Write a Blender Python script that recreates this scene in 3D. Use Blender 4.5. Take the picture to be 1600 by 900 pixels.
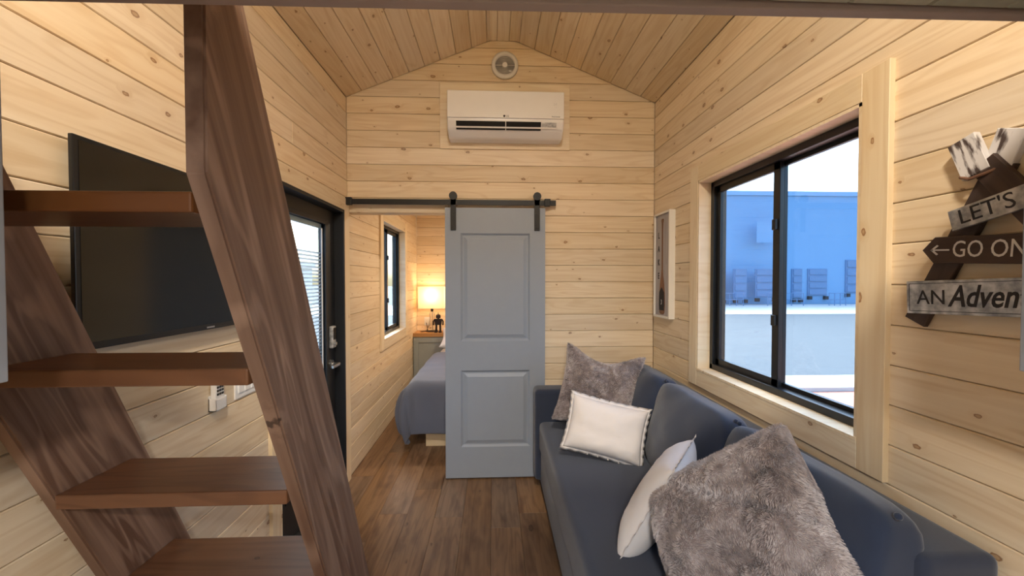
import bpy, bmesh, math, random
from mathutils import Vector, Matrix, noise
random.seed(7)
for o in list(bpy.data.objects): bpy.data.objects.remove(o)
SC = bpy.context.scene; COL = SC.collection
R = math.radians

# ------------------------------------------------------------------ camera
F = 630.0; YAW = math.atan(28/F); PITCH = math.atan(13/F); CAM = Vector((0, 0, 1.51))
cd = bpy.data.cameras.new('camera'); cam = bpy.data.objects.new('camera', cd); COL.objects.link(cam)
cd.sensor_width = 36; cd.lens = 36*F/1600; cd.clip_start = .02; cd.clip_end = 500
cam.location = CAM; cam.rotation_euler = (R(90)-PITCH, 0, -YAW); SC.camera = cam
FW = Vector((math.sin(YAW)*math.cos(PITCH), math.cos(YAW)*math.cos(PITCH), -math.sin(PITCH)))
RT = Vector((math.cos(YAW), -math.sin(YAW), 0)); UP = RT.cross(FW)
def at(x, y, ax, v):
    """photo pixel -> point on the plane (axis ax = v) that the thing touches"""
    d = FW + RT*((x-800)/F) + UP*((450-y)/F)
    return CAM + d*((v-CAM[ax])/d[ax])

# ------------------------------------------------------------------ world, sun, exposure
W = bpy.data.worlds.new('sky'); SC.world = W; W.use_nodes = True
wt = W.node_tree; wt.nodes.clear()
sky = wt.nodes.new('ShaderNodeTexSky'); sky.sky_type = 'NISHITA'; sky.sun_disc = False
sky.sun_elevation = R(50); sky.sun_rotation = R(-12); sky.air_density = 1.0; sky.dust_density = 5.0
bg = wt.nodes.new('ShaderNodeBackground'); bg.inputs[1].default_value = .66
wo = wt.nodes.new('ShaderNodeOutputWorld')
wt.links.new(sky.outputs[0], bg.inputs[0]); wt.links.new(bg.outputs[0], wo.inputs[0])
sl = bpy.data.lights.new('sun', 'SUN'); sl.energy = 2.0; sl.angle = R(.6); sl.color = (1, .95, .87)
sun = bpy.data.objects.new('sun', sl); COL.objects.link(sun)
sun.rotation_euler = Vector((-.02, -1, -1.25)).to_track_quat('-Z', 'Y').to_euler(); sun.location = (-5, 20, 30)
vs = SC.view_settings; vs.view_transform = 'Standard'; vs.look = 'None'; vs.exposure = 0.8; vs.gamma = 1; vs.use_curve_mapping = False

# ------------------------------------------------------------------ materials
def srgb(r, g, b):
    f = lambda c: (c/255/12.92) if c/255 <= .04045 else ((c/255+.055)/1.055)**2.4
    return (f(r), f(g), f(b), 1)
class NT:
    def __init__(s, name):
        s.m = bpy.data.materials.new(name); s.m.use_nodes = True; s.t = s.m.node_tree
        s.b = s.t.nodes['Principled BSDF']; s.out = s.t.nodes['Material Output']
    def n(s, typ, **kw):
        n = s.t.nodes.new(typ)
        for k, v in kw.items(): setattr(n, k, v)
        return n
    def l(s, a, b): s.t.links.new(a, b)
    def sv(s, n, i, v):
        if hasattr(v, 'is_linked'): s.l(v, n.inputs[i])
        else: n.inputs[i].default_value = v
    def math(s, op, a, b=0, c=None):
        n = s.n('ShaderNodeMath', operation=op); s.sv(n, 0, a); s.sv(n, 1, b)
        if c is not None: s.sv(n, 2, c)
        return n.outputs[0]
    def vmath(s, op, a, b):
        n = s.n('ShaderNodeVectorMath', operation=op); s.sv(n, 0, a); s.sv(n, 1, b); return n.outputs[0]
    def mix(s, f, a, b, typ='MIX'):
        n = s.n('ShaderNodeMix', data_type='RGBA', blend_type=typ)
        s.sv(n, 0, f); s.sv(n, 6, a); s.sv(n, 7, b); return n.outputs[2]
    def mr(s, v, a, b, c=0, d=1, smooth=False):
        n = s.n('ShaderNodeMapRange')
        if smooth: n.interpolation_type = 'SMOOTHSTEP'
        for i, x in enumerate((v, a, b, c, d)): s.sv(n, i, x)
        return n.outputs[0]
    def bump(s, h, dist, st=1):
        n = s.n('ShaderNodeBump'); n.inputs['Strength'].default_value = st; n.inputs['Distance'].default_value = dist
        s.l(h, n.inputs['Height']); s.l(n.outputs[0], s.b.inputs['Normal'])
def plain(name, col, rough=.5, metal=0, spec=.5, nscale=0, namt=.08, bump=0):
    k = NT(name); b = k.b
    b.inputs['Roughness'].default_value = rough; b.inputs['Metallic'].default_value = metal
    b.inputs['Specular IOR Level'].default_value = spec; b.inputs['Base Color'].default_value = col
    tc = k.n('ShaderNodeTexCoord'); no = k.n('ShaderNodeTexNoise')
    no.inputs['Scale'].default_value = nscale or 12; no.inputs['Detail'].default_value = 4
    k.l(tc.outputs['Object'], no.inputs['Vector'])
    d = tuple(c*(1-namt) for c in col[:3])+(1,); u = tuple(min(1, c*(1+namt)) for c in col[:3])+(1,)
    k.l(k.mix(no.outputs[0], d, u), b.inputs['Base Color'])
    if bump: k.bump(no.outputs[0], bump)
    return k.m
def wood(name, base, dark, knotc, knots=.65, grain=.8, rough=.5, vary=.12, kscale=(4.2, 7), spec=.4, dirt=None):
    """boards with the grain along local X, every board its own random stretch of it"""
    k = NT(name); tc = k.n('ShaderNodeTexCoord'); oi = k.n('ShaderNodeObjectInfo')
    off = k.n('ShaderNodeCombineXYZ')
    for i, mm in enumerate((91.7, 53.3, 31.1)): k.l(k.math('MULTIPLY', oi.outputs['Random'], mm), off.inputs[i])
    co = k.vmath('ADD', tc.outputs['Object'], off.outputs[0])
    kv = k.vmath('MULTIPLY', co, (kscale[0], kscale[1], 0))
    vo = k.n('ShaderNodeTexVoronoi', voronoi_dimensions='2D'); vo.inputs['Scale'].default_value = 1; k.l(kv, vo.inputs['Vector'])
    wob = k.n('ShaderNodeTexNoise'); wob.inputs['Scale'].default_value = 60; k.l(co, wob.inputs['Vector'])
    d = k.math('ADD', vo.outputs['Distance'], k.math('MULTIPLY', k.math('SUBTRACT', wob.outputs[0], .5), .075))
    sep = k.n('ShaderNodeSeparateColor'); k.l(vo.outputs['Color'], sep.inputs[0])
    on = k.math('LESS_THAN', sep.outputs[0], knots)
    rad = k.math('MULTIPLY_ADD', k.math('POWER', sep.outputs[1], 2.5), .068, .022)
    km = k.math('MULTIPLY', k.mr(d, k.math('MULTIPLY', rad, .65), rad, 1, 0, True), on)
    halo = k.math('MULTIPLY', k.mr(d, rad, k.math('MULTIPLY', rad, 3.2), 1, 0, True), on)
    # grain bends round the knots
    warp = k.math('MULTIPLY', halo, .02)
    wv = k.n('ShaderNodeCombineXYZ'); k.l(warp, wv.inputs[1])
    g = k.vmath('ADD', co, wv.outputs[0])
    n1 = k.n('ShaderNodeTexNoise'); n1.inputs['Scale'].default_value = 1; n1.inputs['Detail'].default_value = 5
    k.l(k.vmath('MULTIPLY', g, (1.3, 48, 20)), n1.inputs['Vector'])
    n2 = k.n('ShaderNodeTexNoise'); n2.inputs['Scale'].default_value = 1; n2.inputs['Detail'].default_value = 2; n2.inputs['Distortion'].default_value = .6
    k.l(k.vmath('MULTIPLY', g, (.9, 9, 5)), n2.inputs['Vector'])
    rings = k.math('SINE', k.math('MULTIPLY', n2.outputs[0], 46))
    rings = k.mr(rings, .1, 1, 0, 1)
    gf = k.math('ADD', k.math('MULTIPLY', k.mr(n1.outputs[0], .35, .75), .55*grain), k.math('MULTIPLY', rings, .38*grain))
    c = k.mix(gf, base, dark)
    if dirt:
        n3 = k.n('ShaderNodeTexNoise'); n3.inputs['Scale'].default_value = 1; n3.inputs['Detail'].default_value = 3
        k.l(k.vmath('MULTIPLY', co, (4, 14, 4)), n3.inputs['Vector'])
        c = k.mix(k.mr(n3.outputs[0], .5, .72, 0, .75), c, dirt)
    c = k.mix(k.math('MULTIPLY', halo, .28), c, dark)
    core = k.mr(d, k.math('MULTIPLY', rad, .25), k.math('MULTIPLY', rad, .75), .55, 0, True)
    kc = k.mix(core, knotc, dark)
    c = k.mix(k.math('MULTIPLY', km, .85), c, kc)
    hs = k.n('ShaderNodeHueSaturation')
    k.l(k.mr(oi.outputs['Random'], 0, 1, 1-vary, 1+vary*.6), hs.inputs['Value'])
    k.l(k.mr(k.math('FRACT', k.math('MULTIPLY', oi.outputs['Random'], 7.31)), 0, 1, .88, 1.1), hs.inputs['Saturation'])
    k.l(c, hs.inputs['Color']); k.l(hs.outputs[0], k.b.inputs['Base Color'])
    k.b.inputs['Roughness'].default_value = rough; k.b.inputs['Specular IOR Level'].default_value = spec
    k.bump(n1.outputs[0], .0008, .5)
    return k.m
def fabric(name, col, sc=900, sheen=.3, amt=.25, bumpd=.0006):
    k = NT(name); tc = k.n('ShaderNodeTexCoord')
    w1 = k.n('ShaderNodeTexNoise'); w1.inputs['Scale'].default_value = sc; w1.inputs['Detail'].default_value = 2
    w2 = k.n('ShaderNodeTexNoise'); w2.inputs['Scale'].default_value = 9; w2.inputs['Detail'].default_value = 5
    for w in (w1, w2): k.l(tc.outputs['Object'], w.inputs['Vector'])
    dk = tuple(c*(1-amt) for c in col[:3])+(1,); lt = tuple(min(1, c*(1+amt)) for c in col[:3])+(1,)
    k.l(k.mix(k.math('MULTIPLY_ADD', w1.outputs[0], .7, k.math('MULTIPLY', w2.outputs[0], .3)), dk, lt), k.b.inputs['Base Color'])
    k.b.inputs['Roughness'].default_value = .92; k.b.inputs['Sheen Weight'].default_value = sheen; k.b.inputs['Specular IOR Level'].default_value = .15
    k.bump(w1.outputs[0], bumpd)
    return k.m
def glass(name, tint, refl=.07):
    k = NT(name); t = k.n('ShaderNodeBsdfTransparent'); t.inputs[0].default_value = tint
    g = k.n('ShaderNodeBsdfGlossy'); g.inputs['Roughness'].default_value = .02
    mx = k.n('ShaderNodeMixShader'); mx.inputs[0].default_value = refl
    k.l(t.outputs[0], mx.inputs[1]); k.l(g.outputs[0], mx.inputs[2]); k.l(mx.outputs[0], k.out.inputs[0])
    k.t.nodes.remove(k.b); return k.m
def emit(name, col, st):
    k = NT(name); k.b.inputs['Base Color'].default_value = col
    k.b.inputs['Emission Color'].default_value = col; k.b.inputs['Emission Strength'].default_value = st
    return k.m
M = {}
M['pine'] = wood('pine', srgb(236, 217, 187), srgb(212, 183, 143), srgb(126, 76, 38))
M['trim'] = wood('pine_trim', srgb(236, 219, 188), srgb(218, 191, 151), srgb(132, 80, 40), knots=.3)
M['stain'] = wood('stained_wood', srgb(98, 68, 50), srgb(156, 124, 102), srgb(36, 22, 16), knots=.16, grain=1.05, rough=.42, vary=.05, kscale=(2.5, 4))
M['tread'] = wood('stained_tread', srgb(112, 74, 48), srgb(80, 48, 29), srgb(40, 18, 10), knots=.2, grain=.9, rough=.38, vary=.08)
M['floor'] = wood('floor_plank', srgb(138, 109, 82), srgb(100, 74, 54), srgb(62, 42, 30), knots=.3, grain=1.0, rough=.42, vary=.3, kscale=(2.2, 5), dirt=srgb(84, 58, 40))
M['loft'] = wood('whitewashed_board', srgb(176, 178, 160), srgb(150, 150, 132), srgb(105, 92, 76), knots=.3, grain=.6)
M['fascia'] = plain('taupe_paint', srgb(166, 150, 142), .6)
M['grey'] = plain('grey_cabinet_paint', srgb(142, 143, 146), .5)
M['doorgrey'] = plain('grey_door_paint', srgb(146, 155, 168), .45, namt=.03)
M['black'] = plain('black_metal', srgb(24, 24, 26), .45, .3)
M['doorblack'] = plain('black_door_paint', srgb(30, 33, 38), .5)
M['frameblack'] = plain('black_vinyl', srgb(22, 24, 27), .35)
M['white'] = plain('white_plastic', srgb(236, 234, 232), .25, namt=.02)
M['whitematte'] = plain('white_matte', srgb(232, 228, 220), .7, namt=.03)
M['steel'] = plain('brushed_steel', srgb(190, 190, 188), .28, .9)
M['dark'] = plain('dark_cavity', srgb(12, 12, 13), .8)
M['screen'] = plain('tv_screen', srgb(14, 16, 17), .12, spec=.6)
M['glass'] = glass('window_glass', (.80, .91, .97, 1))
M['sofa'] = fabric('charcoal_fabric', srgb(50, 57, 74))
M['cushion'] = fabric('charcoal_cushion_fabric', srgb(47, 57, 78))
M['linen'] = fabric('white_linen', srgb(226, 221, 219), 700, .2, .06)
M['quilt'] = fabric('slate_quilt', srgb(98, 106, 126), 500, .2, .15)
M['sheet'] = fabric('white_sheet', srgb(222, 220, 218), 500, .1, .04)
M['shade'] = NT('lamp_shade_fabric').m
k = M['shade'].node_tree; pb = k.nodes['Principled BSDF']; pb.inputs['Base Color'].default_value = srgb(240, 226, 208); pb.inputs['Roughness'].default_value = .9
tr = k.nodes.new('ShaderNodeBsdfTranslucent'); tr.inputs[0].default_value = srgb(244, 226, 200); mx = k.nodes.new('ShaderNodeMixShader'); mx.inputs[0].default_value = .45
k.links.new(pb.outputs[0], mx.inputs[1]); k.links.new(tr.outputs[0], mx.inputs[2]); k.links.new(mx.outputs[0], k.nodes['Material Output'].inputs[0])
M['bulb'] = emit('warm_bulb', (1, .72, .42, 1), 5)
M['robot'] = plain('dark_bronze', srgb(46, 36, 36), .5, .6)
M['oak'] = wood('oak_top', srgb(186, 142, 96), srgb(150, 104, 62), srgb(90, 52, 26), knots=.2)
M['cabgrey'] = plain('sage_grey_paint', srgb(150, 154, 150), .5)
def furmat(name, c0, c1, c2):
    k = NT(name); tc = k.n('ShaderNodeTexCoord')
    a = k.n('ShaderNodeTexNoise'); a.inputs['Scale'].default_value = 7; a.inputs['Detail'].default_value = 6; a.inputs['Roughness'].default_value = .65; a.inputs['Distortion'].default_value = .5
    b = k.n('ShaderNodeTexNoise'); b.inputs['Scale'].default_value = 45; b.inputs['Detail'].default_value = 3
    for w in (a, b): k.l(tc.outputs['Object'], w.inputs['Vector'])
    v = k.math('ADD', k.math('MULTIPLY', a.outputs[0], .65), k.math('MULTIPLY', b.outputs[0], .35))
    cr = k.n('ShaderNodeValToRGB'); e = cr.color_ramp.elements
    e[0].position = .33; e[0].color = srgb(*c0); e[1].position = .66; e[1].color = srgb(*c2)
    m = e.new(.5); m.color = srgb(*c1)
    k.l(v, cr.inputs[0]); k.l(cr.outputs[0], k.b.inputs['Base Color'])
    k.b.inputs['Roughness'].default_value = .8; k.b.inputs['Sheen Weight'].default_value = .5; k.b.inputs['Specular IOR Level'].default_value = .2
    return k.m
M['fur'] = furmat('grey_brown_fur', (80, 69, 69), (126, 114, 113), (164, 154, 154))
M['furtip'] = furmat('grey_brown_fur_tips', (128, 116, 115), (184, 172, 170), (228, 221, 221))
def galv(name):
    k = NT(name); tc = k.n('ShaderNodeTexCoord'); v = k.n('ShaderNodeTexNoise'); v.inputs['Scale'].default_value = 38; v.inputs['Detail'].default_value = 6
    k.l(tc.outputs['Object'], v.inputs['Vector'])
    k.l(k.mix(k.mr(v.outputs[0], .35, .65), srgb(140, 142, 146), srgb(214, 214, 214)), k.b.inputs['Base Color'])
    k.b.inputs['Roughness'].default_value = .45; k.b.inputs['Metallic'].default_value = .35
    return k.m
M['galv'] = galv('mottled_galvanised')
M['signwood'] = wood('dark_sign_wood', srgb(78, 62, 56), srgb(52, 40, 36), srgb(30, 22, 20), knots=.1, rough=.7)
def brushed(name):
    k = NT(name); tc = k.n('ShaderNodeTexCoord'); n = k.n('ShaderNodeTexNoise'); n.inputs['Scale'].default_value = 1; n.inputs['Detail'].default_value = 4
    k.l(k.vmath('MULTIPLY', tc.outputs['Object'], (14, 70, 40)), n.inputs['Vector'])
    k.l(k.mix(k.mr(n.outputs[0], .36, .47), srgb(70, 56, 52), srgb(208, 204, 202)), k.b.inputs['Base Color'])
    k.b.inputs['Roughness'].default_value = .8; return k.m
M['brushwhite'] = brushed('brushed_white_paint')
M['greywash'] = wood('grey_washed_board', srgb(176, 172, 174), srgb(140, 136, 142), srgb(110, 105, 108), knots=.05, rough=.7)
M['paddle'] = wood('paddle_wood', srgb(134, 92, 66), srgb(96, 62, 44), srgb(60, 36, 26), knots=.05)
M['ink'] = plain('dark_ink', srgb(44, 42, 46), .8)
M['whiteink'] = plain('white_ink', srgb(214, 212, 212), .8)
M['asphalt'] = plain('asphalt', srgb(74, 80, 87), .9, nscale=3, namt=.12)
M['concrete'] = plain('pale_concrete', srgb(190, 188, 182), .9, nscale=1, namt=.06)
M['pavers'] = plain('red_paving', srgb(176, 120, 104), .9, nscale=9, namt=.2)
M['bldg'] = plain('blue_grey_render', srgb(118, 156, 190), .9, nscale=.4, namt=.04)
M['bldg2'] = plain('dock_door_paint', srgb(100, 128, 162), .7)
M['bldgtrim'] = plain('parapet_paint', srgb(130, 166, 198), .8)

# ------------------------------------------------------------------ mesh helpers
def link(o, parent=None):
    COL.objects.link(o)
    if parent: o.parent = parent
    return o
def obj(name, bm, mat, parent=None, smooth=False, mtx=None):
    me = bpy.data.meshes.new(name); bmesh.ops.recalc_face_normals(bm, faces=bm.faces); bm.to_mesh(me); bm.free()
    if mat: me.materials.append(M[mat] if isinstance(mat, str) else mat)
    if smooth:
        for p in me.polygons: p.use_smooth = True
    o = bpy.data.objects.new(name, me); link(o, parent)
    if mtx is not None: o.matrix_basis = mtx
    return o
def tag(o, label, cat=None, group=None, kind=None):
    o['label'] = label
    if cat: o['category'] = cat
    if group: o['group'] = group
    if kind: o['kind'] = kind
    return o
def empty(name, loc, label=None, cat=None, group=None, kind=None, rot=None):
    o = bpy.data.objects.new(name, None); link(o); o.location = loc; o.empty_display_size = .05
    if rot: o.rotation_euler = rot
    if label: tag(o, label, cat, group, kind)
    return o
def box(bm, a, b, bev=0, seg=2):
    """axis box from corner a to corner b"""
    a, b = Vector(a), Vector(b)
    r = bmesh.ops.create_cube(bm, size=1, matrix=Matrix.Translation((a+b)/2) @ Matrix.Diagonal((*[max(abs(q), 1e-5) for q in (b-a)], 1)))
    if bev:
        vs = r['verts']; es = list({e for v in vs for e in v.link_edges})
        bmesh.ops.bevel(bm, geom=es, offset=bev, segments=seg, affect='EDGES', profile=.6)
    return bm
def bx(a, b, bev=0, seg=2): return box(bmesh.new(), a, b, bev, seg)
def cyl(bm, c, r, h, axis='Z', n=24, r2=None):
    rot = {'Z': Matrix(), 'X': Matrix.Rotation(R(90), 4, 'Y'), 'Y': Matrix.Rotation(R(-90), 4, 'X')}[axis]
    bmesh.ops.create_cone(bm, cap_ends=True, segments=n, radius1=r, radius2=r if r2 is None else r2, depth=h, matrix=Matrix.Translation(c) @ rot)
    return bm
def tube(bm, pts, r, n=8):
    """round bar along points"""
    rings = []
    for i, p in enumerate(pts):
        p = Vector(p); d = (Vector(pts[min(i+1, len(pts)-1)])-Vector(pts[max(i-1, 0)])).normalized()
        a = d.orthogonal().normalized() if i == 0 else (rings[-1][1]-d*rings[-1][1].dot(d)).normalized()
        b = d.cross(a); rings.append(([bm.verts.new(p+(a*math.cos(t)+b*math.sin(t))*r) for t in [2*math.pi*k/n for k in range(n)]], a))
    for (q, _), (s, _) in zip(rings, rings[1:]):
        for k in range(n): bm.faces.new((q[k], q[(k+1) % n], s[(k+1) % n], s[k]))
    bm.faces.new(rings[0][0]); bm.faces.new(rings[-1][0]); return bm
def prism(bm, poly, z0, z1, cham=0):
    """2-D polygon extruded z0..z1, upper edge chamfered"""
    n = len(poly); P = [Vector(p).to_2d() for p in poly]
    area = sum(P[i].x*P[(i+1) % n].y-P[(i+1) % n].x*P[i].y for i in range(n))
    if area < 0: P.reverse()
    def inset(d):
        out = []
        for i in range(n):
            p, q, r = P[i-1], P[i], P[(i+1) % n]
            e1 = (q-p).normalized(); e2 = (r-q).normalized(); n1 = Vector((-e1.y, e1.x)); n2 = Vector((-e2.y, e2.x))
            b = n1+n2; b = b/max(b.dot(n1), .3); out.append(q+b*d)
        return out
    lv = [(P, z0), (P, z1-cham)] + ([(inset(cham), z1)] if cham else [])
    rings = [[bm.verts.new((p.x, p.y, z)) for p in ps] for ps, z in lv]
    for a, b in zip(rings, rings[1:]):
        for i in range(n): bm.faces.new((a[i], a[(i+1) % n], b[(i+1) % n], b[i]))
    bm.faces.new(rings[0][::-1]); bm.faces.new(rings[-1]); return bm
def frame(o, u, n):
    """matrix with local X = u, local Z = n"""
    u, n = Vector(u).normalized(), Vector(n).normalized(); v = n.cross(u)
    m = Matrix((u, v, n)).transposed().to_4x4(); m.translation = Vector(o); return m
clipgable_ = None
_mesh = {}
def plank(parent, m, poly, t, mat, name='plank', gap=.0022, cham=.0028):
    """one board: polygon in the wall's (u, v) plane, own origin at its middle"""
    cx = sum(p[0] for p in poly)/len(poly); cy = sum(p[1] for p in poly)/len(poly)
    loc = [(round(p[0]-cx, 4), round(p[1]-cy, 4)) for p in poly]
    key = (tuple(loc), t, mat)
    if key not in _mesh:
        bm = bmesh.new()
        g = [(x-math.copysign(gap/2, x), y-math.copysign(gap/2, y)) for x, y in loc]
        prism(bm, g, -t, 0, cham)
        me = bpy.data.meshes.new(name); bmesh.ops.recalc_face_normals(bm, faces=bm.faces); bm.to_mesh(me); bm.free(); me.materials.append(M[mat]); _mesh[key] = me
    o = bpy.data.objects.new(name, _mesh[key]); link(o, parent)
    o.matrix_basis = m @ Matrix.Translation((cx, cy, 0)); return o
def boards(parent, m, u0, u1, rows, holes, mat, t=.014, clip=None, maxlen=3.6, rnd=None):
    """horizontal boards over u0..u1 with rectangular holes (ua, ub, va, vb)"""
    rnd = rnd or random.Random(len(rows)*7+int(u1*100))
    for v0, v1 in rows:
        cuts = sorted({u0, u1, *[min(max(h[0], u0), u1) for h in holes], *[min(max(h[1], u0), u1) for h in holes]})
        segs = []
        for a, b in zip(cuts, cuts[1:]):
            if b-a < .004: continue
            mid = (a+b)/2; parts = [(v0, v1)]
            for h in holes:
                if h[0] < mid < h[1]:
                    nx = []
                    for p, q in parts:
                        if h[2] > p: nx.append((p, min(q, h[2])))
                        if h[3] < q: nx.append((max(p, h[3]), q))
                    parts = [(p, q) for p, q in nx if q-p > .006]
            for pq in parts:
                if segs and abs(segs[-1][1]-a) < 1e-6 and segs[-1][2:] == pq: segs[-1] = (segs[-1][0], b, *pq)
                else: segs.append((a, b, *pq))
        for a, b, p, q in segs:
            js = [a]
            if b-a > 1.6 and rnd.random() < (0 if clip is clipgable_ else .15): js.append(a+(b-a)*rnd.uniform(.25, .75))
            js.append(b)
            for s, e in zip(js, js[1:]):
                poly = [(s, p), (e, p), (e, q), (s, q)]
                if clip: poly = clip(poly)
                if poly and len(poly) > 2: plank(parent, m, poly, t, mat)
def text(s, size, mat, parent, m, name='lettering', align='LEFT', shear=0, sx=1, off=0, ext=.0006, extrude_bold=0):
    cu = bpy.data.curves.new(name, 'FONT'); cu.body = s; cu.size = size; cu.align_x = align; cu.align_y = 'CENTER'; cu.shear = shear
    cu.extrude = ext; cu.offset = extrude_bold; cu.resolution_u = 3
    tmp = bpy.data.objects.new('tmp', cu); COL.objects.link(tmp)
    dg = bpy.context.evaluated_depsgraph_get(); me = bpy.data.meshes.new_from_object(tmp.evaluated_get(dg)); bpy.data.objects.remove(tmp)
    me.name = name; me.materials.clear(); me.materials.append(M[mat])
    o = bpy.data.objects.new(name, me); link(o, parent); o.matrix_basis = m @ Matrix.Diagonal((sx, 1, 1, 1)); return o

# ------------------------------------------------------------------ the room
XL, XR, YE, YB = -1.10, 1.24, 3.084, 5.79       # left wall, right wall, end wall, bedroom back wall
Y0 = -2.6                                        # kitchen end, behind the camera
ZE, ZR = 2.87, 3.315; XC = .07; HF = .09         # eaves, ridge, ridge centre, half of its flat
PITCHB = .126; ZL = 2.124
rows = [(ZL+(i-17)*PITCHB, ZL+(i-16)*PITCHB) for i in range(0, 28)]
rows = [(max(a, 0), b) for a, b in rows if b > .01]
DOOR = (2.09, 2.985, 0, 2.015)                   # entry door opening (y, z)
WIN = (1.30, 2.38, .965, 2.10)                   # big window
WIN2 = (4.02, 5.0, .91, 2.10)                    # bedroom window
KW = (-2.3, -.25, .95, 1.9)                      # kitchen windows, behind the camera
KW2 = (-2.3, -.25, .95, 1.9)
T = .014; WT = .12
def backing(name, rects, m, label, mat='pine', th=WT):
    bm = bmesh.new()
    for a, b, c, d in rects: box(bm, (a, c, -T-th), (b, d, -T))
    for v in bm.verts: v.co = m @ v.co
    o = obj(name, bm, mat); return tag(o, label, 'wall' if 'wall' in name else name.split('_')[0], kind='structure')
def holed(u0, u1, v0, v1, holes):
    hs = sorted(holes); out = []; u = u0
    for a, b, c, d in hs:
        out.append((u, a, v0, v1))
        if c > v0: out.append((a, b, v0, c))
        out.append((a, b, d, v1)); u = b
    out.append((u, u1, v0, v1)); return out
# left wall: u = +Y, v = Z
ML = frame((XL, 0, 0), (0, 1, 0), (1, 0, 0))
wl = backing('wall_left', holed(Y0, YB+.15, 0, ZE, [KW2, DOOR, WIN2]), ML, 'long knotty pine plank wall with the black entry door')
boards(wl, ML, -.1, YE+.0, [r for r in rows if r[0] < ZE-.01], [(DOOR[0], DOOR[1]+.2, 0, DOOR[3])], 'pine', clip=lambda p: [(x, min(y, ZE)) for x, y in p])
boards(wl, ML, YE, YB, [r for r in rows if r[0] < 2.4], [WIN2], 'pine')
# right wall: u = -Y, v = Z
MR = frame((XR, 0, 0), (0, -1, 0), (-1, 0, 0))
ng = lambda h: (-h[1], -h[0], h[2], h[3])
wr = backing('wall_right', holed(-YB-.15, -Y0, 0, ZE, [ng(WIN), ng(KW)]), MR, 'knotty pine plank wall with the wide black window above the sofa')
boards(wr, MR, -YE, .1, [r for r in rows if r[0] < ZE-.01], [ng(WIN)], 'pine', clip=lambda p: [(x, min(y, ZE)) for x, y in p])
# end wall: u = X, v = Z
ME = frame((0, YE, 0), (1, 0, 0), (0, -1, 0))
OPX, OPZ = -.345, 2.012
slope = (ZR-ZE)/((XC-HF)-XL); slopeR = (ZR-ZE)/(XR-(XC+HF))
def roofz(x): return min(ZR, ZE+(x-XL)*slope, ZE+(XR-x)*slopeR)
def xat(z, side):
    return XL+(z-ZE)/slope if side < 0 else XR-(z-ZE)/slopeR
def clipgable(p):
    xs = [a for a, _ in p]; zs = [b for _, b in p]; x0, x1, z0, z1 = min(xs), max(xs), min(zs), max(zs)
    z1 = min(z1, ZR-.001)
    if z1-z0 < .01: return None
    P = [(x0, z0), (x1, z0), (x1, z1), (x0, z1)]
    for A_, B_, C_ in ((-slope, 1, ZE-XL*slope), (slopeR, 1, ZE+XR*slopeR)):      # keep A x + B z <= C
        out = []
        for k_ in range(len(P)):
            p, q_ = P[k_], P[(k_+1) % len(P)]; fp, fq = A_*p[0]+B_*p[1]-C_, A_*q_[0]+B_*q_[1]-C_
            if fp <= 0: out.append(p)
            if (fp < 0 < fq) or (fq < 0 < fp): t_ = fp/(fp-fq); out.append((p[0]+(q_[0]-p[0])*t_, p[1]+(q_[1]-p[1])*t_))
        P = out
        if len(P) < 3: return None
    return P
clipgable_ = clipgable
bm = bmesh.new()
prism(bm, [(XL, OPZ), (XR, OPZ), (XR+.1, ZE-.1), (XR+.1, ZE+.06), (XC+HF, ZR+.1), (XC-HF, ZR+.1), (XL-.1, ZE+.06), (XL-.1, ZE-.1)], -T-.09, -T)
box(bm, (OPX, 0, -T-.09), (XR, OPZ, -T))
for v in bm.verts: v.co = ME @ v.co
we = tag(obj('wall_end', bm, 'pine'), 'gabled pine plank end wall behind the grey sliding door', 'wall', kind='structure')
boards(we, ME, XL, XR, rows, [(XL, OPX, 0, OPZ)], 'pine', clip=clipgable, maxlen=9, rnd=random.Random(3))
# bedroom back wall
MB = frame((0, YB, 0), (1, 0, 0), (0, -1, 0))
wb = backing('wall_bedroom', [(XL, XR, 0, 2.55)], MB, 'pine plank wall behind the bedside lamp')
boards(wb, MB, XL, XR, [r for r in rows if r[0] < 2.4], [], 'pine', rnd=random.Random(8))
tag(obj('ceiling_bedroom', bx((XL-.1, YE+.12, 2.5), (XR+.1, YB+.14, 2.56)), 'pine'), 'flat pine ceiling over the bedroom', 'ceiling', kind='structure')
tag(obj('wall_kitchen', bx((XL-.1, Y0-.1, 0), (XR+.1, Y0, 3.3)), 'pine'), 'plain pine wall at the kitchen end', 'wall', kind='structure')
# floor
fl = tag(obj('floor', bx((XL-.13, Y0-.1, -.12), (XR+.13, YB+.14, -.012)), 'dark'), 'brown wood-look plank floor', 'floor', kind='structure')
MF = frame((0, 0, 0), (0, 1, 0), (0, 0, 1))
rf = random.Random(5); v = -XR
while v < -XL-.01:
    w = min(.18, -XL-v); u = -1.2-rf.random()*1.2
    while u < YB:
        e = min(u+1.22, YB)
        if e > -.8: plank(fl, MF, [(max(u, -.8), v), (e, v), (e, v+w), (max(u, -.8), v+w)], .012, 'floor', gap=.0012, cham=.0008)
        u = e
    v += w
obj('underlay', bx((XL, Y0, -.012), (XR, -.8, -.001)), 'floor', fl)
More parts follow.
